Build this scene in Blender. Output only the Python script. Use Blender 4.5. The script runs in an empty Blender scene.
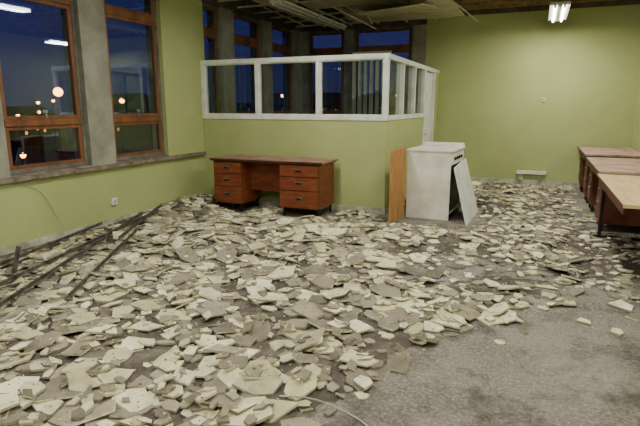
import bpy, bmesh, math, random
import numpy as np
from mathutils import Vector, Matrix
random.seed(7); np.random.seed(7)
S = bpy.context.scene
COL = S.collection

# ------------------------------------------------------------ materials
def lin(c):
    return tuple(((x/255)/12.92 if x/255 <= .04045 else ((x/255+.055)/1.055)**2.4) for x in c)
def mat(name, c1, c2=None, scale=4, rough=.7, bump=.0, bscale=60, metal=0, contrast=(.35,.65), stretch=None, spec=.3):
    m = bpy.data.materials.new(name); m.use_nodes = True
    n = m.node_tree.nodes; l = m.node_tree.links
    b = n['Principled BSDF']
    b.inputs['Roughness'].default_value = rough
    b.inputs['Metallic'].default_value = metal
    b.inputs['Specular IOR Level'].default_value = spec
    tc = n.new('ShaderNodeTexCoord'); mp = n.new('ShaderNodeMapping')
    l.new(tc.outputs['Object'], mp.inputs['Vector'])
    if stretch: mp.inputs['Scale'].default_value = stretch
    if c2 is None: c2 = tuple(x*.9 for x in c1)
    no = n.new('ShaderNodeTexNoise'); no.inputs['Scale'].default_value = scale; no.inputs['Detail'].default_value = 6
    no.inputs['Roughness'].default_value = .6
    l.new(mp.outputs[0], no.inputs['Vector'])
    r = n.new('ShaderNodeValToRGB')
    r.color_ramp.elements[0].position = contrast[0]; r.color_ramp.elements[1].position = contrast[1]
    r.color_ramp.elements[0].color = (*lin(c2), 1); r.color_ramp.elements[1].color = (*lin(c1), 1)
    l.new(no.outputs['Fac'], r.inputs['Fac']); l.new(r.outputs['Color'], b.inputs['Base Color'])
    if bump:
        n2 = n.new('ShaderNodeTexNoise'); n2.inputs['Scale'].default_value = bscale; n2.inputs['Detail'].default_value = 5
        l.new(mp.outputs[0], n2.inputs['Vector'])
        bu = n.new('ShaderNodeBump'); bu.inputs['Strength'].default_value = bump; bu.inputs['Distance'].default_value = .01
        l.new(n2.outputs['Fac'], bu.inputs['Height']); l.new(bu.outputs[0], b.inputs['Normal'])
    return m
def emis(name, c, s):
    m = bpy.data.materials.new(name); m.use_nodes = True
    n = m.node_tree.nodes; b = n['Principled BSDF']
    b.inputs['Base Color'].default_value = (*c, 1)
    b.inputs['Emission Color'].default_value = (*c, 1); b.inputs['Emission Strength'].default_value = s
    return m
def glass(name, tint=(.9,.93,.92), refl=.06, top=.55):
    m = bpy.data.materials.new(name); m.use_nodes = True
    n = m.node_tree.nodes; l = m.node_tree.links
    n.remove(n['Principled BSDF']); o = n['Material Output']
    t = n.new('ShaderNodeBsdfTransparent'); t.inputs[0].default_value = (*tint, 1)
    g = n.new('ShaderNodeBsdfGlossy'); g.inputs['Roughness'].default_value = .02
    mx = n.new('ShaderNodeMixShader'); lw = n.new('ShaderNodeLayerWeight'); lw.inputs[0].default_value = .35
    mr = n.new('ShaderNodeMapRange'); mr.inputs['To Min'].default_value = refl; mr.inputs['To Max'].default_value = top
    l.new(lw.outputs['Fresnel'], mr.inputs['Value']); l.new(mr.outputs[0], mx.inputs[0])
    l.new(t.outputs[0], mx.inputs[1]); l.new(g.outputs[0], mx.inputs[2]); l.new(mx.outputs[0], o.inputs[0])
    return m

M_green  = mat('paint_green', (168,176,118), (158,166,108), 1.3, .75, .08, 40)
M_pier   = mat('pier_paint', (150,150,134), (118,117,102), 3, .8, .1, 30)
M_raw    = mat('raw_wall', (96,90,78), (70,64,54), 5, .9, .2, 30)
M_white  = mat('white_paint', (226,228,218), (200,202,188), 5, .5, .03, 60)
M_base   = mat('baseboard_paint', (196,196,176), (140,138,118), 5, .6, .05, 60)
M_frame  = mat('window_wood', (134,88,52), (92,60,36), 6, .5, .1, 60, stretch=(1,1,.2))
M_framed = mat('window_grey', (116,114,102), (84,82,74), 6, .6, .1, 60)
M_sill   = mat('sill_dirty', (142,130,112), (92,80,66), 9, .8, .2, 60)
M_desk   = mat('desk_wood', (132,70,40), (98,50,28), 5, .48, .04, 80, stretch=(1,1,6))
M_deskd  = mat('desk_wood_dark', (78,44,28), (56,32,20), 5, .5, .04, 80)
M_dtop   = mat('desk_top_dusty', (164,132,112), (114,80,62), 5, .65, .05, 50, contrast=(.3,.7))
M_tan    = mat('table_top_tan', (205,180,132), (180,154,108), 3, .55, .05, 60, stretch=(5,.6,1))
M_pink   = mat('table_top_dusty', (190,164,146), (150,116,96), 4, .6, .05, 60)
M_brown  = mat('brown_laminate', (104,56,40), (74,40,28), 4, .5, .04, 60)
M_steel  = mat('dark_steel', (52,46,42), (36,32,30), 8, .45, .03, 60, metal=.5)
M_chrome = mat('handle_metal', (190,190,186), (150,150,146), 20, .3, 0, 60, metal=.9)
M_black  = mat('black_plastic', (26,24,24), (18,17,17), 9, .5)
M_board  = mat('chipboard', (180,136,80), (152,108,60), 14, .75, .1, 120, stretch=(1,1,.3))
M_cab    = mat('cabinet_white', (228,226,214), (204,198,180), 4, .4, .03, 50)
M_panel  = mat('panel_white', (218,222,212), (192,194,182), 4, .5, .03, 50)
M_tile   = mat('ceiling_tile', (206,198,168), (180,170,138), 4, .9, .2, 80)
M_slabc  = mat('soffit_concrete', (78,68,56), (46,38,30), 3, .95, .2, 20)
M_tbar   = mat('ceiling_tbar', (214,210,190), (170,162,138), 6, .5, .05, 60)
M_joist  = mat('joist_wood', (170,144,104), (120,96,64), 8, .8, .2, 60)
M_tin    = mat('galvanised_strip', (112,106,98), (60,54,46), 12, .5, .1, 60, metal=.3)
M_cable  = mat('cable_white', (190,188,176), (160,158,146), 9, .5)
M_tube   = emis('fluorescent_tube', (1,.98,.94), 26)
M_tubeoff= mat('tube_off', (226,228,222), (206,208,200), 9, .3)
M_glass  = glass('window_glass', (.8,.86,.95), .04, .32)
M_pglass = glass('partition_glass', (.86,.9,.88), .03, .3)
M_out    = mat('outside_dark', (20,20,30), (12,12,20), .3, .9)
M_lamp   = emis('sodium_lamp', (1,.33,.05), 22)
M_winlit = emis('far_window_light', (1,.42,.1), 1.5)

# floor: dusty concrete/vinyl
M_floor = bpy.data.materials.new('floor_dusty'); M_floor.use_nodes = True
n = M_floor.node_tree.nodes; l = M_floor.node_tree.links; b = n['Principled BSDF']
b.inputs['Roughness'].default_value = .8; b.inputs['Specular IOR Level'].default_value = .25
tc = n.new('ShaderNodeTexCoord')
def noise(sc, det=8, ro=.6):
    q = n.new('ShaderNodeTexNoise'); q.inputs['Scale'].default_value = sc; q.inputs['Detail'].default_value = det
    q.inputs['Roughness'].default_value = ro; l.new(tc.outputs['Object'], q.inputs['Vector']); return q
def ramp(src, p0, c0, p1, c1):
    r = n.new('ShaderNodeValToRGB'); r.color_ramp.elements[0].position = p0; r.color_ramp.elements[1].position = p1
    r.color_ramp.elements[0].color = (*c0, 1); r.color_ramp.elements[1].color = (*c1, 1); l.new(src, r.inputs[0]); return r
r1 = ramp(noise(.9, 6, .6).outputs['Fac'], .38, lin((96,90,80)), .62, lin((130,123,112)))
r2 = ramp(noise(45, 10, .8).outputs['Fac'], .47, (0,0,0), .66, (1,1,1))
mx = n.new('ShaderNodeMix'); mx.data_type = 'RGBA'; l.new(r2.outputs[0], mx.inputs[0])
l.new(r1.outputs[0], mx.inputs[6]); mx.inputs[7].default_value = (*lin((162,156,144)), 1)
r3 = ramp(noise(2.2, 12, .75).outputs['Fac'], .36, lin((112,104,96)), .52, (1,1,1))
m2 = n.new('ShaderNodeMix'); m2.data_type = 'RGBA'; m2.blend_type = 'MULTIPLY'; m2.inputs[0].default_value = .8
l.new(mx.outputs[2], m2.inputs[6]); l.new(r3.outputs[0], m2.inputs[7]); l.new(m2.outputs[2], b.inputs['Base Color'])
bu = n.new('ShaderNodeBump'); bu.inputs['Strength'].default_value = .45; bu.inputs['Distance'].default_value = .01
l.new(noise(70, 8, .7).outputs['Fac'], bu.inputs['Height']); l.new(bu.outputs[0], b.inputs['Normal'])

# debris: per-piece colour attribute, dusty mottling
M_deb = bpy.data.materials.new('broken_plasterboard'); M_deb.use_nodes = True
n = M_deb.node_tree.nodes; l = M_deb.node_tree.links; b = n['Principled BSDF']
b.inputs['Roughness'].default_value = .9; b.inputs['Specular IOR Level'].default_value = .15
tc = n.new('ShaderNodeTexCoord'); at = n.new('ShaderNodeAttribute'); at.attribute_name = 'piece'
r = ramp(noise(9, 8, .7).outputs['Fac'], .32, (.58,.56,.51), .55, (1,1,1))
m2 = n.new('ShaderNodeMix'); m2.data_type = 'RGBA'; m2.blend_type = 'MULTIPLY'; m2.inputs[0].default_value = .8
l.new(at.outputs['Color'], m2.inputs[6]); l.new(r.outputs[0], m2.inputs[7])
r = ramp(noise(3, 10, .8).outputs['Fac'], .50, (0,0,0), .72, (.7,.7,.7))
m3 = n.new('ShaderNodeMix'); m3.data_type = 'RGBA'; l.new(r.outputs[0], m3.inputs[0]); l.new(m2.outputs[2], m3.inputs[6])
m3.inputs[7].default_value = (*lin((146,139,122)),1)
l.new(m3.outputs[2], b.inputs['Base Color'])
bu = n.new('ShaderNodeBump'); bu.inputs['Strength'].default_value = .3; bu.inputs['Distance'].default_value = .006
l.new(noise(90, 6, .7).outputs['Fac'], bu.inputs['Height']); l.new(bu.outputs[0], b.inputs['Normal'])

# ------------------------------------------------------------ mesh builder
class MB:
    def __init__(s): s.v=[]; s.f=[]; s.m=[]; s.mats=[]
    def mi(s, m):
        if m not in s.mats: s.mats.append(m)
        return s.mats.index(m)
    def add(s, vs, fs, m, M=None):
        o = len(s.v); k = s.mi(m)
        for p in vs:
            p = Vector(p)
            if M is not None: p = M @ p
            s.v.append(tuple(p))
        for f in fs: s.f.append([i+o for i in f]); s.m.append(k)
    def box(s, x0,x1,y0,y1,z0,z1, m, M=None):
        vs=[(x0,y0,z0),(x1,y0,z0),(x1,y1,z0),(x0,y1,z0),(x0,y0,z1),(x1,y0,z1),(x1,y1,z1),(x0,y1,z1)]
        s.add(vs,[(0,3,2,1),(4,5,6,7),(0,1,5,4),(1,2,6,5),(2,3,7,6),(3,0,4,7)],m,M)
    def cyl(s, p0, p1, r, m, seg=12, r1=None):
        p0=Vector(p0); p1=Vector(p1); d=(p1-p0).normalized()
        a=d.orthogonal().normalized(); c=d.cross(a); r1=r if r1 is None else r1
        vs=[]
        for p,rr in((p0,r),(p1,r1)):
            for i in range(seg):
                t=2*math.pi*i/seg; vs.append(p+a*math.cos(t)*rr+c*math.sin(t)*rr)
        fs=[(i,(i+1)%seg,seg+(i+1)%seg,seg+i) for i in range(seg)]
        fs+=[tuple(range(seg))[::-1],tuple(range(seg,2*seg))]
        s.add(vs,fs,m)
    def obj(s, name, bevel=0, parent=None):
        me=bpy.data.meshes.new(name); me.from_pydata(s.v,[],s.f)
        for m in s.mats: me.materials.append(m)
        me.polygons.foreach_set('material_index', s.m); me.update()
        o=bpy.data.objects.new(name,me); COL.objects.link(o)
        if bevel:
            bv=o.modifiers.new('bevel','BEVEL'); bv.width=bevel; bv.segments=2; bv.limit_method='ANGLE'
        if parent: o.parent=parent
        return o

XL,XR,YB,YF = -5.04,1.60,10.9,-2.5
PY,PX = 7.05,-1.96       # partition front / side planes
ZC = 3.65                # soffit
ZG = 3.22                # old ceiling grid level
SILL=.80

# ------------------------------------------------------------ shell
a=MB(); a.box(XL-.3,XR+.2,YF-.2,YB+.3,-.2,0,M_floor); a.obj('floor')
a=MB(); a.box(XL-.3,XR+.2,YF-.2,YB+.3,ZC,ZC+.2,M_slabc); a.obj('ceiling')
wins=[(-.85,.25),(.67,1.75),(2.15,3.23),(3.63,4.71),(5.11,6.15),(7.17,7.68),(8.08,9.1),(9.5,10.5)]
a=MB()
T=.28
a.box(XL-T,XL,YF,YB+.28,0,SILL,M_green)
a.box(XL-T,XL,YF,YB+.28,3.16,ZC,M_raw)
prev=YF
for y0,y1 in wins+[(YB+.28,0)]:
    a.box(XL-T,XL-.0,prev,y0,SILL,3.16,M_green if abs(prev-6.15)<.01 else M_pier); prev=y1
a.obj('wall_left')
bw=[(-4.9,-4.02),(-3.82,-2.52)]
a=MB()
a.box(XL,XR,YB,YB+T,0,SILL,M_green)
a.box(XL,-2.24,YB,YB+T,3.16,ZC,M_raw)
prev=XL
for x0,x1 in bw: a.box(prev,x0,YB,YB+T,SILL,3.16,M_pier); prev=x1
a.box(prev,-2.24,YB,YB+T,SILL,3.16,M_pier)
a.box(-2.24,XR,YB,YB+T,SILL,3.28,M_green)
a.box(-2.24,XR,YB,YB+T,3.28,ZC,M_raw)
a.obj('wall_back')
a=MB(); a.box(XR,XR+.2,YF,YB+.28,0,3.25,M_green); a.box(XR,XR+.2,YF,YB+.28,3.25,ZC,M_raw); a.obj('wall_right')
a=MB(); a.box(XL-.28,XR+.2,YF-.2,YF,0,3.25,M_green); a.box(XL-.28,XR+.2,YF-.2,YF,3.25,ZC,M_raw); a.obj('wall_front')

# windows
def window(name, u0,u1, axis):
    a=MB()
    def bx(p0,p1,d0,d1,z0,z1,m):
        if axis=='x': a.box(XL-d1,XL-d0,p0,p1,z0,z1,m)
        else: a.box(p0,p1,YB+d0,YB+d1,z0,z1,m)
    z0,z1=SILL+.03,3.16; t=.045
    e=.001
    bx(u0+e,u0+t,.06,.15,z0,z1-e,M_framed); bx(u1-t,u1-e,.06,.15,z0,z1-e,M_framed)
    bx(u0+t,u1-t,.06,.15,z0,z0+t,M_framed); bx(u0+t,u1-t,.06,.15,z1-t,z1-e,M_framed)
    bx(u0+t,u1-t,.05,.15,1.33,1.40,M_frame); bx(u0+t,u1-t,.05,.15,2.68,2.76,M_frame)
    for za,zb in((z0+t,1.33),(1.40,2.68),(2.76,z1-t)):
        s=.05
        bx(u0+t,u0+t+s,.07,.12,za,zb,M_frame); bx(u1-t-s,u1-t,.07,.12,za,zb,M_frame)
        bx(u0+t+s,u1-t-s,.07,.12,za,za+s*.8,M_frame); bx(u0+t+s,u1-t-s,.07,.12,zb-s*.8,zb,M_frame)
        bx(u0+t+s,u1-t-s,.092,.098,za+s*.8,zb-s*.8,M_glass)
    um=(u0+u1)/2
    bx(um-.01,um+.01,.04,.07,1.42,1.50,M_chrome); bx(um-.05,um+.01,.02,.045,1.47,1.50,M_chrome)
    return a.obj(name,.003)
k=1
for y0,y1 in wins: window(f'window_{k}',y0,y1,'x'); k+=1
for x0,x1 in bw: window(f'window_{k}',x0,x1,'y'); k+=1
a=MB(); a.box(XL-.0,XL+.07,YF,PY-.05,SILL-.035,SILL+.012,M_sill)
for y0,y1 in wins: a.box(XL-.16,XL,y0+.001,y1-.001,SILL,SILL+.028,M_sill)
a.obj('trim_1',.004)
a=MB(); a.box(XL,XL+.018,YF,PY-.05,0,.10,M_base); a.obj('baseboard_left',.003)
a=MB(); a.box(PX+.05,XR-.02,YB-.018,YB,0,.10,M_base); a.obj('baseboard_back',.003)
a=MB(); a.box(XR-.018,XR,YF,YB-.02,0,.10,M_base); a.obj('baseboard_right',.003)

# ------------------------------------------------------------ partition office
a=MB()
PZ0,PZ1=1.36,2.25; tk=.09
a.box(XL+.001,PX,PY,PY+tk,0,PZ0,M_green)
a.box(PX-tk,PX,PY+tk,9.55,0,PZ0,M_green)
y0=PY-.015; y1=PY+tk+.01
a.box(XL+.001,PX+.015,y0,y1,PZ0-.02,PZ0+.05,M_white)
a.box(XL+.001,PX+.015,y0,y1,PZ1-.07,PZ1,M_white)
posts=[XL+.03,-4.02,-3.0,PX-.03]
for p in posts: a.box(p-.03 if p>XL+.1 else XL+.001,p+.03,y0,y1,PZ0+.05,PZ1-.07,M_white)
for p,q in zip(posts[:-1],posts[1:]):
    a.box(p+.03,q-.03,PY+.035,PY+.041,PZ0+.05,PZ1-.07,M_pglass)
    for zz in (PZ0+.05,PZ1-.085): a.box(p+.03,q-.03,PY+.01,PY+.06,zz,zz+.015,M_white)
    a.box(p+.03,p+.045,PY+.01,PY+.06,PZ0+.065,PZ1-.085,M_white)
    a.box(q-.045,q-.03,PY+.01,PY+.06,PZ0+.065,PZ1-.085,M_white)
x0=PX-tk-.01; x1=PX+.015
a.box(x0,x1,y1,9.55,PZ0-.02,PZ0+.05,M_white)
a.box(x0,x1,y1,YB-.001,PZ1-.07,PZ1,M_white)
yp=[PY+.1,7.95,8.75,9.52]
for p in yp[1:]: a.box(x0,x1,p-.03,p+.03,PZ0+.05,PZ1-.07,M_white)
for p,q in zip(yp[:-1],yp[1:]): a.box(PX-.05,PX-.044,p+.0,q-.03,PZ0+.05,PZ1-.07,M_pglass)
a.box(x0,x1,9.551,9.62,0,PZ1-.07,M_white); a.box(x0,x1,10.45,10.52,0,PZ1-.07,M_white)
a.box(PX-tk,PX,10.521,YB-.001,0,PZ1-.07,M_green)
a.obj('wall_partition',.003)
a=MB()
a.box(PX-.07,PX-.03,9.63,10.44,.01,2.16,M_white)
a.box(PX-.03,PX-.02,9.75,10.32,1.3,2.0,M_white)
a.cyl((PX-.03,9.7,1.02),(PX+.03,9.7,1.02),.012,M_chrome); a.cyl((PX+.03,9.7,1.02),(PX+.03,9.82,1.02),.01,M_chrome)
a.obj('door_1',.003)
a=MB(); a.box(XL+.02,PX+.012,PY-.013,PY-.001,0,.09,M_base); a.box(PX+.001,PX+.013,PY,9.54,0,.09,M_base); a.obj('baseboard_partition',.003)
# vertical blind strips hanging at the office back window
a=MB()
a.box(-3.80,-2.95,YB-.09,YB-.04,2.62,2.67,M_white)
for i in range(6):
    x=-3.76+i*.13; Rm=Matrix.Translation((x,YB-.065,0))@Matrix.Rotation(math.radians(35+8*(i%3)),4,'Z')
    a.box(-.045,.045,-.002,.002,1.0,2.62,M_panel,Rm)
a.obj('vertical_blind')

# ------------------------------------------------------------ desk with two pedestals
def handle(a,xc,yf,zc):
    a.box(xc-.055,xc+.055,yf-.006,yf,zc-.018,zc+.018,M_black)
    a.box(xc-.055,xc+.055,yf-.022,yf-.006,zc+.006,zc+.016,M_chrome)
    a.box(xc-.055,xc-.047,yf-.02,yf-.004,zc-.012,zc+.012,M_chrome)
    a.box(xc+.047,xc+.055,yf-.02,yf-.004,zc-.012,zc+.012,M_chrome)
a=MB()
W=1.80; D=.62; ht=.79; zb=.13
a.box(0,W,0,D,ht-.028,ht,M_dtop)
a.box(0,W,-.004,0,ht-.030,ht+.001,M_deskd)
a.box(.02,W-.02,.03,D-.03,ht-.045,ht-.028,M_deskd)
for x0,x1,dr in((.05,.52,(.17,.18,.25)),(1.14,1.74,(.16,.19,.25))):
    a.box(x0,x1,.03,D-.02,zb,ht-.045,M_desk)
    z=ht-.055
    for d in dr:
        a.box(x0+.008,x1-.008,.008,.029,z-d+.008,z,M_desk); handle(a,(x0+x1)/2,.008,z-d*.4)
        z-=d+.003
    a.box(x0,x1,.026,.031,zb,ht-.045,M_deskd)
a.box(.52,1.14,.30,.32,.30,ht-.045,M_desk)
for x in (.07,.46,1.17,1.69):
    for y in(.06,D-.08): a.box(x,x+.03,y,y+.03,0,zb,M_steel)
for x in (.07,.46,1.17,1.69): a.box(x,x+.03,.09,D-.08,.06,.09,M_steel)
o=a.obj('pedestal_desk',.003); o.location=(-4.44,6.33,0); o.rotation_euler=(0,0,math.radians(0.5))

# ------------------------------------------------------------ tables by right wall
def table(loc, L, top, peds, wdt=.86, ht=.75, legs=True):
    a=MB()
    a.box(0,wdt,0,L,ht-.03,ht,top); a.box(-.004,0,0,L,ht-.031,ht+.001,M_brown)
    a.box(.05,wdt-.05,.1,L-.1,ht-.05,ht-.03,M_steel)
    a.box(.02,.04,.1,L-.1,ht-.11,ht-.03,M_brown)
    if legs:
        for y in (L-.12,):
            a.box(.06,.10,y,y+.04,.03,ht-.05,M_steel); a.box(wdt-.10,wdt-.06,y,y+.04,.03,ht-.05,M_steel)
            a.box(.02,wdt-.02,y,y+.04,.001,.03,M_steel)
            a.box(.10,wdt-.10,y,y+.04,ht-.09,ht-.05,M_steel)
    a.box(wdt-.12,wdt-.10,.0,L-.14,.2,ht-.05,M_brown)
    for y0,y1,xs in peds:
        a.box(xs,wdt-.14,y0,y1,.10,ht-.05,M_brown)
        for yy in (y0+.03,y1-.06):
            for xx in (xs+.02,wdt-.18): a.box(xx,xx+.03,yy,yy+.03,0,.10,M_steel)
        z=ht-.06
        for d in(.14,.17,.24):
            a.box(xs-.018,xs-.001,y0+.008,y1-.008,z-d+.008,z,M_brown)
            a.box(xs-.032,xs-.018,(y0+y1)/2-.05,(y0+y1)/2+.05,z-.05,z-.038,M_chrome); z-=d+.003
    o=a.obj('office_table',.003); o.location=loc; return o
table((.72,9.08,0),1.72,M_pink,[(.06,.50,.08),(1.22,1.66,.08)],ht=.80,legs=False)
table((.73,7.05,0),1.9,M_pink,[(.06,.52,.08),(1.36,1.82,.08)],ht=.765,legs=False)
table((.70,4.78,0),2.1,M_tan,[(.06,.52,.46)],ht=.75)

# ------------------------------------------------------------ white kitchen cabinet, board, leaning panel
a=MB()
w,d,h=.62,.80,.965
a.box(0,w-.02,0,.018,0,h-.03,M_cab); a.box(0,w-.02,d-.018,d,0,h-.03,M_cab)
a.box(0,.018,.018,d-.018,0,h-.03,M_cab); a.box(.018,w-.02,.018,d-.018,.08,.1,M_cab)
a.box(-.01,w+.01,-.012,d+.012,h-.03,h,M_cab)
a.box(.0,w,d-.03,d,h,h+.05,M_cab)
a.box(w-.02,w-.004,.004,d-.004,h-.20,h-.04,M_cab)
for i in range(4): a.cyl((w-.004,.12+i*.15,h-.12),(w+.02,.12+i*.15,h-.12),.022,M_black)
a.box(w-.06,w-.04,.018,d-.018,.1,h-.22,M_steel)  # dark sheet across the opening, standing in for the shade of the open interior
a.box(.018,w-.06,.018,d-.018,.5,.515,M_cab)
a.box(w-.05,w-.02,.018,d-.018,0,.08,M_black)
o=a.obj('kitchen_cabinet',.004); o.location=(-1.63,7.0,0); o.rotation_euler=(0,0,math.radians(-3))
def quadboard(name, pts, th, m):
    a=MB(); p=[Vector(q) for q in pts]; nn=(p[1]-p[0]).cross(p[3]-p[0]).normalized()*th
    vs=p+[q+nn for q in p]
    a.add(vs,[(0,3,2,1),(4,5,6,7),(0,1,5,4),(1,2,6,5),(2,3,7,6),(3,0,4,7)],m); return a.obj(name,.003)
quadboard('wooden_board',[(-1.74,6.48,0),(-1.66,6.95,0),(-1.66,6.95,1.0),(-1.74,6.48,.97)],.02,M_board)
quadboard('leaning_panel',[(-.76,6.80,.0),(-.72,7.80,.0),(-.955,7.90,.78),(-.97,6.92,.74)],-.02,M_panel)

# ------------------------------------------------------------ small wall items
a=MB(); a.box(.02,.10,YB-.03,YB,1.62,1.70,M_white); a.box(.045,.075,YB-.036,YB-.03,1.645,1.675,M_base); a.obj('wall_thermostat',.004)
a=MB(); a.box(-.32,.22,YB-.07,YB-.018,.22,.29,M_white); a.box(-.28,-.2,YB-.05,YB-.018,.1,.22,M_base); a.box(.1,.14,YB-.05,YB-.018,.1,.22,M_base); a.obj('skirting_socket_box',.004)
a=MB(); a.box(XL,XL+.03,4.95,5.04,.28,.37,M_white); a.box(XL+.03,XL+.034,4.975,5.015,.305,.345,M_base); a.obj('wall_socket',.004)
def cable(name, pts, r=.005):
    cu=bpy.data.curves.new(name,'CURVE'); cu.dimensions='3D'; cu.bevel_depth=r; cu.bevel_resolution=2
    sp=cu.splines.new('NURBS'); sp.points.add(len(pts)-1); sp.use_endpoint_u=True; sp.order_u=4
    for i,p in enumerate(pts): sp.points[i].co=(*p,1)
    cu.materials.append(M_cable); o=bpy.data.objects.new(name,cu); COL.objects.link(o); return o
cable('loose_cable',[(XL+.01,3.3,.78),(XL+.015,3.6,.76),(XL+.015,3.9,.7),(XL+.02,4.05,.5),(XL+.03,4.1,.25),(XL+.1,4.2,.12)],.004)

# ------------------------------------------------------------ ceiling remains
a=MB()
gx=[x for x in np.arange(XL+.6,XR,.6)]; gy=[y for y in np.arange(1.0,YB,.6)]
def tbar_y(x,y0,y1): a.box(x-.012,x+.012,y0,y1,ZG,ZG+.004,M_tbar); a.box(x-.001,x+.001,y0,y1,ZG+.004,ZG+.035,M_tbar)
def tbar_x(y,x0,x1): a.box(x0,x1,y-.012,y+.012,ZG-.001,ZG+.003,M_tbar); a.box(x0,x1,y-.001,y+.001,ZG+.003,ZG+.03,M_tbar)
for x in gx:
    if x<-1.7: tbar_y(x,7.2,YB-.01)
for y in gy:
    if y>7.2 and random.random()<.8: tbar_x(y,XL+.01,-1.7+random.random()*.3)
for x in gx:
    for yi,y in enumerate(gy[:-1]):
        if x<-1.9 and y>7.1:
            c=(x>-3.3 and y>8.0) or (x<-4.2 and y>7.2 and random.random()<.5) or random.random()<.12
            if c and x+.6<-1.4: a.box(x+.014,x+.586,y+.014,y+.586,ZG+.005,ZG+.022,M_tile)
for x in gx:
    for y in gy[::2]:
        if x<-1.6 and y>7: a.cyl((x,y,ZG+.03),(x,y,ZC-.002),.003,M_tin,5)
for (p,q) in (((-3.4,8.6,3.2),(-3.0,9.9,2.98)),((-4.5,8.2,3.2),(-4.2,9.3,3.02)),((-1.5,9.6,3.3),(-1.2,10.5,3.10))):
    a.cyl(p,q,.012,M_tbar,6)
R=Matrix.Translation((-3.3,9.6,3.2))@Matrix.Rotation(math.radians(-14),4,'X')@Matrix.Rotation(math.radians(12),4,'Y')
a.box(-.28,.25,-.28,.28,-.02,0,M_tile,R)
a.obj('suspended_ceiling_grid')
a=MB()
for y in np.arange(7.4,YB,.42): a.box(-1.75,XR-.02,y,y+.05,3.36,3.43,M_joist)
for x in np.arange(-1.7,XR,.8): a.box(x,x+.05,7.2,YB-.01,3.431,3.50,M_joist)
for y in np.arange(7.4,YB,.84):
    for x in (-1.3,.3,1.2): a.box(x,x+.04,y+.001,y+.049,3.43,ZC-.001,M_joist)
a.obj('ceiling_battens')
a=MB()
R=Matrix.Translation((-2.35,9.0,3.12))@Matrix.Rotation(math.radians(7),4,'X')@Matrix.Rotation(math.radians(-4),4,'Y')
a.box(-.55,.55,-.6,.6,0,.02,M_tile,R); a.cyl((-2.6,9.2,3.15),(-2.6,9.2,ZC-.002),.004,M_tin,6); a.cyl((-2.1,8.7,3.1),(-2.1,8.7,ZC-.002),.004,M_tin,6)
a.obj('hanging_ceiling_panel')

# fluorescent battens
def batten(x,y0,y1,z,lit=True,power=40,wide=.12):
    a=MB()
    a.box(x-wide,x+wide,y0,y1,z+.035,z+.075,M_white)
    a.box(x-.03,x+.03,y0,y1,z+.01,z+.035,M_white)
    for s in(-.065,.065):
        a.cyl((x+s,y0+.03,z+.012),(x+s,y1-.03,z+.012),.016,M_tube if lit else M_tubeoff,10)
        for yy in(y0+.005,y1-.035): a.box(x+s-.016,x+s+.016,yy,yy+.03,z-.005,z+.035,M_white)
    for yy in(y0+.2,y1-.2): a.cyl((x,yy,z+.075),(x,yy,ZC-.002),.006,M_tin,6)
    o=a.obj('fluorescent_batten')
    if lit:
        ld=bpy.data.lights.new('batten_light','AREA'); ld.shape='RECTANGLE'; ld.size=.2; ld.size_y=y1-y0-.1
        ld.energy=power; ld.color=(1,.965,.89)
        lo=bpy.data.objects.new('batten_light',ld); COL.objects.link(lo); lo.location=(x,(y0+y1)/2,z-.012); lo.parent=o
    return o
for y in(8.75,): batten(.16,y,y+1.5,2.97,True,60,.14)
for y in(5.6,2.6,-.6): batten(.16,y,y+1.5,2.97,True,56,.14)
for y in(4.6,1.8,-.9): batten(-2.7,y,y+1.5,3.0,True,50)
batten(-3.9,7.5,8.9,3.08,False); batten(-3.9,8.95,10.4,3.08,False)

# ------------------------------------------------------------ debris
CS=.025; gx0,gy0=XL,.3; NX=int((XR-gx0)/CS); NY=int((YB-gy0)/CS)
GX=gx0+(np.arange(NX)+.5)*CS; GY=gy0+(np.arange(NY)+.5)*CS
XX,YY=np.meshgrid(GX,GY,indexing='ij')
bx=[-5.1,-1.3,-1.08,-.86,-.70,-.46,-.04,.4,.856,1.6]; by=[.2,.6,1.3,2.05,2.6,3.15,3.75,4.2,4.5,4.7]
def yb(x): return np.interp(x,bx,by)
excl=[(-4.42,-3.90,6.35,7.05),(-3.32,-2.68,6.35,7.05),(-1.78,-.70,6.46,8.05),(XL-1,PX+.03,PY-.02,20),
      (.71,.83,6.7,6.9),(.75,1.6,8.3,10.8),(.77,1.6,7.05,7.6)]
def free(x,y,m=0.0):
    if x<XL+.03 or x>XR-.03 or y>YB-.03: return False
    for x0,x1,y0,y1 in excl:
        if x0-m<x<x1+m and y0-m<y<y1+m: return False
    return True
def dens(x,y):
    d=y-yb(x)
    if d<0: return 0
    v=min(1,.25+d/.35)
    if x>-1.0 and y>4.3: v*= .85
    if x>.45: v*=.85
    v*= 1-.85*math.exp(-(((x+.15)/.40)**2+((y-4.7)/.35)**2))
    v*= 1-.6*math.exp(-(((x+1.0)/.35)**2+((y-5.6)/.7)**2))
    return v
H0=np.zeros_like(XX)
rng=np.random.RandomState(3)
for i in range(60):
    cx=rng.uniform(XL,0); cy=rng.uniform(1,10.5); r=rng.uniform(.3,.7); hh=rng.uniform(.01,.04)
    H0+=hh*np.exp(-((XX-cx)**2+(YY-cy)**2)/r**2)
H0+=.12*np.exp(-(((XX+4.8)/.45)**2+((YY-6.3)/.8)**2))
H0+=.04*np.exp(-((XX-XL)/.25))*(YY<7)
H0+=.05*np.exp(-(((XX+1.2)/1.0)**2+((YY-8.8)/1.0)**2))+.05*np.exp(-(((XX+.3)/.7)**2+((YY-10.2)/.6)**2))
H0+=.018*np.exp(-(((XX-.9)/.8)**2+((YY-6.2)/1.6)**2))
mask=np.clip((YY-np.interp(XX,bx,by)-.2)/.6,0,1)*np.clip((1.5-XX)/.4,0,1)
H0=H0*mask-.010
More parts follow.
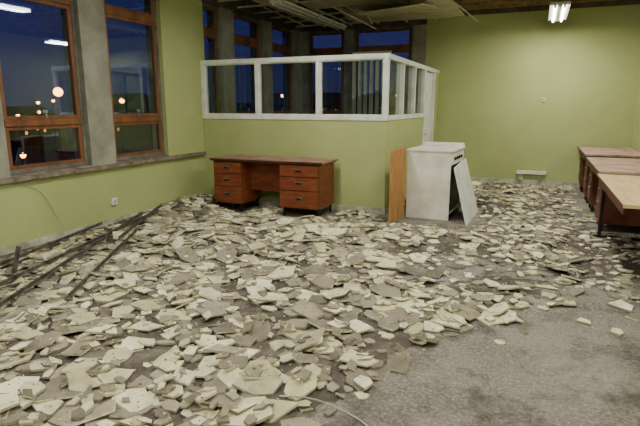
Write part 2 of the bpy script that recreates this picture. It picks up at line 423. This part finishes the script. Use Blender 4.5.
for x0,x1,y0,y1 in excl:
    H0[(XX>x0-.03)&(XX<x1+.03)&(YY>y0-.03)&(YY<y1+.03)]=-.012
H0+=.012*(rng.rand(*XX.shape)-.5)*(H0>-.008)
H=np.maximum(H0,0).copy()
V=[];F=[];C=[]
def addpiece(top,bot,ctop,cside):
    o=len(V); k=len(top); V.extend(top); V.extend(bot)
    F.append(list(range(o,o+k))); C.append((ctop,k))
    F.append(list(range(o+k,o+2*k))[::-1]); C.append((cside,k))
    for i in range(k):
        j=(i+1)%k; F.append([o+i,o+k+i,o+k+j,o+j]); C.append((cside,4))
cream=[lin(c) for c in((220,215,174),(208,202,158),(228,224,188),(198,191,150),(216,212,174))]
grey=[lin(c) for c in((150,142,120),(132,124,106),(162,154,130),(116,109,94),(140,133,114))]
edge=[lin(c) for c in((206,201,172),(180,173,146),(150,143,122))]
def slab(x,y,r,th,asp=None,extra=.05,hmax=.12):
    k=random.choice([4,4,5,5,6]); ph=random.random()*6.28
    asp=asp or random.uniform(.5,1)
    angs=sorted(ph+(i+random.uniform(-.28,.28))*2*math.pi/k for i in range(k))
    co=random.random()*6.28; cc,ss=math.cos(co),math.sin(co)
    base=[]
    for t in angs:
        rr=r*random.uniform(.8,1.12); px,py=math.cos(t)*rr,math.sin(t)*rr*asp
        base.append((px*cc-py*ss,px*ss+py*cc))
    poly=[]
    for i in range(k):
        p=base[i];q=base[(i+1)%k]; poly.append(p)
        ns=random.choice([1,2,2,3])
        L=math.hypot(q[0]-p[0],q[1]-p[1])
        for j in range(1,ns):
            f=j/ns+random.uniform(-.1,.1); e=L*random.uniform(-.05,.05)
            poly.append((p[0]+(q[0]-p[0])*f-(q[1]-p[1])/L*e,p[1]+(q[1]-p[1])*f+(q[0]-p[0])/L*e))
    for p in poly:
        if not free(x+p[0],y+p[1]): return False
    i0=max(0,int((x-r-gx0)/CS)); i1=min(NX,int((x+r-gx0)/CS)+1); j0=max(0,int((y-r-gy0)/CS)); j1=min(NY,int((y+r-gy0)/CS)+1)
    if i1-i0<2 or j1-j0<2: return False
    sx=XX[i0:i1,j0:j1]-x; sy=YY[i0:i1,j0:j1]-y; h=H[i0:i1,j0:j1]
    lx=sx*cc+sy*ss; ly=-sx*ss+sy*cc
    mk=(lx**2+(ly/asp)**2)<(r*.85)**2
    if mk.sum()<3: return False
    A=np.c_[sx[mk],sy[mk],np.ones(mk.sum())]
    s,_,_,_=np.linalg.lstsq(A,h[mk],rcond=None)
    gxx=float(np.clip(s[0],-.30,.30))+random.gauss(0,extra); gyy=float(np.clip(s[1],-.30,.30))+random.gauss(0,extra)
    pl=gxx*sx+gyy*sy
    off=float(np.percentile((h-pl)[mk],74))+.001
    mn=min(gxx*p[0]+gyy*p[1] for p in poly)+off
    if mn<.001: off+=.001-mn
    if off>hmax+max(0,float(np.mean(H0[i0:i1,j0:j1]))): return False
    H[i0:i1,j0:j1]=np.where(mk,np.maximum(h,pl+off+th),h)
    isc=random.random()<.53
    ct=random.choice(cream if isc else grey); v=random.uniform(.85,1.08); ct=tuple(c*v for c in ct)
    ce=random.choice(edge)
    top=[];bot=[]
    for p in poly:
        g=random.uniform(.95,1.0); g2=random.uniform(.98,1.04)
        top.append((x+p[0]*g,y+p[1]*g,off+gxx*p[0]*g+gyy*p[1]*g+th))
        bot.append((x+p[0]*g2,y+p[1]*g2,max(.0005,off+gxx*p[0]+gyy*p[1])))
    addpiece(top,bot,ct,ce); return True
cnt=0
for it in range(4100):
    x=random.uniform(XL,XR); y=random.uniform(.6,YB)
    dn=dens(x,y)
    if random.random()>dn: continue
    r=random.choice([random.uniform(.04,.08),random.uniform(.07,.12),random.uniform(.09,.15),random.uniform(.11,.18)])
    if y>3.5: r*=1.12
    if x>-1.0 and y>4.0: r*=.72
    if x>.4: r*=.75
    if slab(x,y,r,random.uniform(.009,.015),extra=.03 if random.random()<.88 else .14,hmax=.07): cnt+=1
for it in range(3600):
    x=random.uniform(XL,XR); y=random.uniform(.6,YB)
    if random.random()>max(dens(x,y),.5 if (x>-.9 and y>yb(x)+.1) else 0): continue
    if slab(x,y,random.uniform(.03,.055),random.uniform(.008,.013),extra=.08,hmax=.085): cnt+=1
for x,y,r in((-2.35,3.3,.18),(-1.75,4.1,.18),(-2.7,4.6,.2),(-1.5,3.3,.16),(-2.9,2.5,.17),(-1.7,2.5,.15),(-3.4,3.6,.18),(-2.2,5.6,.19),(-1.05,3.9,.15),(-3.6,5.5,.2),(-4.3,5.9,.18),(-1.35,4.9,.17),(-3.0,5.9,.19)):
    slab(x,y,r,.015,extra=.03,hmax=.2,asp=.62)
print('slabs',cnt)
for x,y,r in((.02,3.62,.075),(.42,3.95,.06),(.62,3.85,.06),(-.12,3.35,.04),(.75,3.5,.05),(.25,3.68,.03),(.80,4.20,.10),(.72,4.4,.12),(.15,4.1,.05)):
    slab(x,y,r,.014,extra=.01)
def Hat(x,y):
    i=min(NX-1,max(0,int((x-gx0)/CS))); j=min(NY-1,max(0,int((y-gy0)/CS))); return float(H[i,j])
def crumb(x,y,s):
    z=Hat(x,y)+s*.2; k=random.choice([3,4,5])
    c=random.choice(cream+grey+grey)
    ph=random.random()*6.28
    top=[];bot=[]
    for i in range(k):
        t=ph+(i+random.uniform(-.3,.3))*6.283/k
        rr=s*random.uniform(.6,1.1)
        top.append((x+math.cos(t)*rr*.8,y+math.sin(t)*rr*.8,z+s*random.uniform(.0,.3)))
        bot.append((x+math.cos(t)*rr,y+math.sin(t)*rr,max(.0004,z-s*.25)))
    addpiece(top,bot,c,c)
n_=0
while n_<11000:
    x=random.uniform(XL+.05,XR-.05); y=random.uniform(.8,YB-.05)
    if not free(x,y,.04): continue
    d=dens(x,y)
    if d<=0:
        dd=yb(x)-y
        if random.random()>.45*math.exp(-dd/.5)+.03: continue
        s=random.uniform(.002,.007)
    else: s=random.choice([random.uniform(.003,.007),random.uniform(.005,.010),random.uniform(.007,.015)])
    crumb(x,y,s); n_+=1
step=2; idx=-np.ones((NX,NY),int)
gc=lin((84,78,68))
for i in range(0,NX,step):
    for j in range(0,NY,step):
        idx[i,j]=len(V); V.append((XX[i,j],YY[i,j],float(H0[i,j])))
for i in range(0,NX-step,step):
    for j in range(0,NY-step,step):
        if max(H0[i,j],H0[i+step,j],H0[i,j+step],H0[i+step,j+step])>0:
            F.append([int(idx[i,j]),int(idx[i+step,j]),int(idx[i+step,j+step]),int(idx[i,j+step])]); C.append((gc,4))
me=bpy.data.meshes.new('broken_plasterboard_debris'); me.from_pydata(V,[],F); me.materials.append(M_deb)
ca=me.color_attributes.new('piece','FLOAT_COLOR','CORNER')
arr=np.ones((len(me.loops),4),np.float32); p=0
for c,k in C: arr[p:p+k,:3]=c; p+=k
ca.data.foreach_set('color',arr.ravel()); me.update()
COL.objects.link(bpy.data.objects.new('broken_plasterboard_debris',me))

# fallen ceiling strips along left wall
def strip(p0,p1,w=.03,t=.022):
    a=MB(); p0=Vector(p0);p1=Vector(p1);d=(p1-p0).normalized();s=d.cross(Vector((0,0,1))).normalized()*w/2; u=s.cross(d).normalized()*t
    fs=[(0,3,2,1),(4,5,6,7),(0,1,5,4),(1,2,6,5),(2,3,7,6),(3,0,4,7)]
    for sc,u0,u1 in((1,0,.15),(.12,.15,1),(.4,1,1.4)):
        q=s*sc; vs=[p0-q+u*u0,p0+q+u*u0,p1+q+u*u0,p1-q+u*u0,p0-q+u*u1,p0+q+u*u1,p1+q+u*u1,p1-q+u*u1]
        a.add(vs,fs,M_tin)
    return a.obj('fallen_ceiling_strip')
def hz(x,y): return max(Hat(x+dx*.05,y+dy*.05) for dx in(-1,0,1) for dy in(-1,0,1))+.012
for (xa,ya),(xb_,yb_),w in(((-3.55,2.2),(-4.85,5.3),.034),((-3.95,2.5),(-4.75,5.5),.03),((-4.6,3.0),(-4.95,4.7),.028),((-4.2,4.2),(-4.93,5.8),.026),((-3.3,2.7),(-4.3,4.6),.026)):
    zs=sorted(hz(xa+(xb_-xa)*f,ya+(yb_-ya)*f) for f in np.linspace(0,1,14)); zz=zs[10]
    strip((xa,ya,zs[5]),(xb_,yb_,zz+.015),w,.022)
strip((-4.35,3.05,.03),(-4.38,3.15,.26),.04)
pts=[(-1.12,2.12),(-1.0,2.2),(-.86,2.22),(-.72,2.2),(-.6,2.12),(-.52,1.98),(-.5,1.75)]
cable('loose_cable',[(x,y,hz(x,y)+.002 if x<-.8 else .008) for x,y in pts],.004)

# ------------------------------------------------------------ outside at dusk
a=MB(); a.box(-160,60,-60,160,-6.2,-6,M_out); a.obj('street_ground')
def lampo(x,y,z,s=.25):
    a=MB(); a.cyl((x,y,-6),(x,y,z),.09,M_out,8,.05); a.cyl((x,y,z),(x+.8,y-.5,z+.15),.04,M_out,6)
    a.box(x+.6,x+1.1,y-.7,y-.3,z+.1,z+.2,M_out)
    bm=bmesh.new(); bmesh.ops.create_icosphere(bm,subdivisions=2,radius=s); vs=[v.co+Vector((x+.85,y-.5,z+.0)) for v in bm.verts]; fs=[[v.index for v in f.verts] for f in bm.faces]; bm.free()
    a.add(vs,fs,M_lamp); a.obj('street_lamp')
for q in ((-36.2,30.8,2.6,.36),(-38.5,40,2.0,.25),(-17.6,37.5,1.8,.24),(-45,52,2.4,.25),(-60,40,.8,.25),(-70,56,.6,.25),(-50,34,-1.2,.2),(-28,60,1.6,.2),
    (-55,44,1.9,.2),(-62,52,2.2,.2),(-48,36,.6,.16),(-66,66,1.0,.22),(-26,50,2.6,.2),(-40,30,-2.5,.22),(-12,44,2.4,.2)): lampo(*q)
rr=random.Random(5)
for i in range(9):
    ang=math.radians(96+i*9.5); R_=110+rr.random()*20; cx,cy=math.cos(ang)*R_,math.sin(ang)*R_; hh=rr.uniform(-2.5,2.0); w=rr.uniform(7,10)
    a=MB(); a.box(cx-w,cx+w,cy-6,cy+6,-6,hh,M_out)
    a.add([(cx-w,cy-6,hh),(cx+w,cy-6,hh),(cx+w,cy+6,hh),(cx-w,cy+6,hh),(cx-w,cy,hh+2.5),(cx+w,cy,hh+2.5)],[(0,1,5,4),(2,3,4,5),(0,4,3),(1,2,5)],M_out)
    for j in range(5):
        px=cx-w+1+rr.random()*(2*w-2); pz=rr.uniform(-4,max(-3,hh-1)); a.box(px,px+.5,cy-6.03,cy-6,pz,pz+.6,M_winlit)
        py=cy-5+rr.random()*9; a.box(cx+w,cx+w+.03,py,py+.5,pz,pz+.6,M_winlit)
    a.obj('distant_building')

# ------------------------------------------------------------ world
w=bpy.data.worlds.new('dusk'); S.world=w; w.use_nodes=True
n=w.node_tree.nodes; l=w.node_tree.links; bg=n['Background']
tc=n.new('ShaderNodeTexCoord'); sp=n.new('ShaderNodeSeparateXYZ'); r=n.new('ShaderNodeValToRGB')
l.new(tc.outputs['Generated'],sp.inputs[0]); l.new(sp.outputs['Z'],r.inputs[0]); l.new(r.outputs[0],bg.inputs[0])
r.color_ramp.elements[0].position=0; r.color_ramp.elements[0].color=(.034,.034,.082,1)
r.color_ramp.elements[1].position=.35; r.color_ramp.elements[1].color=(.016,.026,.14,1)
bg.inputs[1].default_value=1

# ------------------------------------------------------------ camera
cd=bpy.data.cameras.new('camera'); cd.lens=28.7; cd.sensor_width=36; cd.clip_end=500
co=bpy.data.objects.new('camera',cd); COL.objects.link(co); co.location=(0,0,1.55)
co.rotation_euler=(math.radians(78.1),0,math.radians(22.85)); S.camera=co
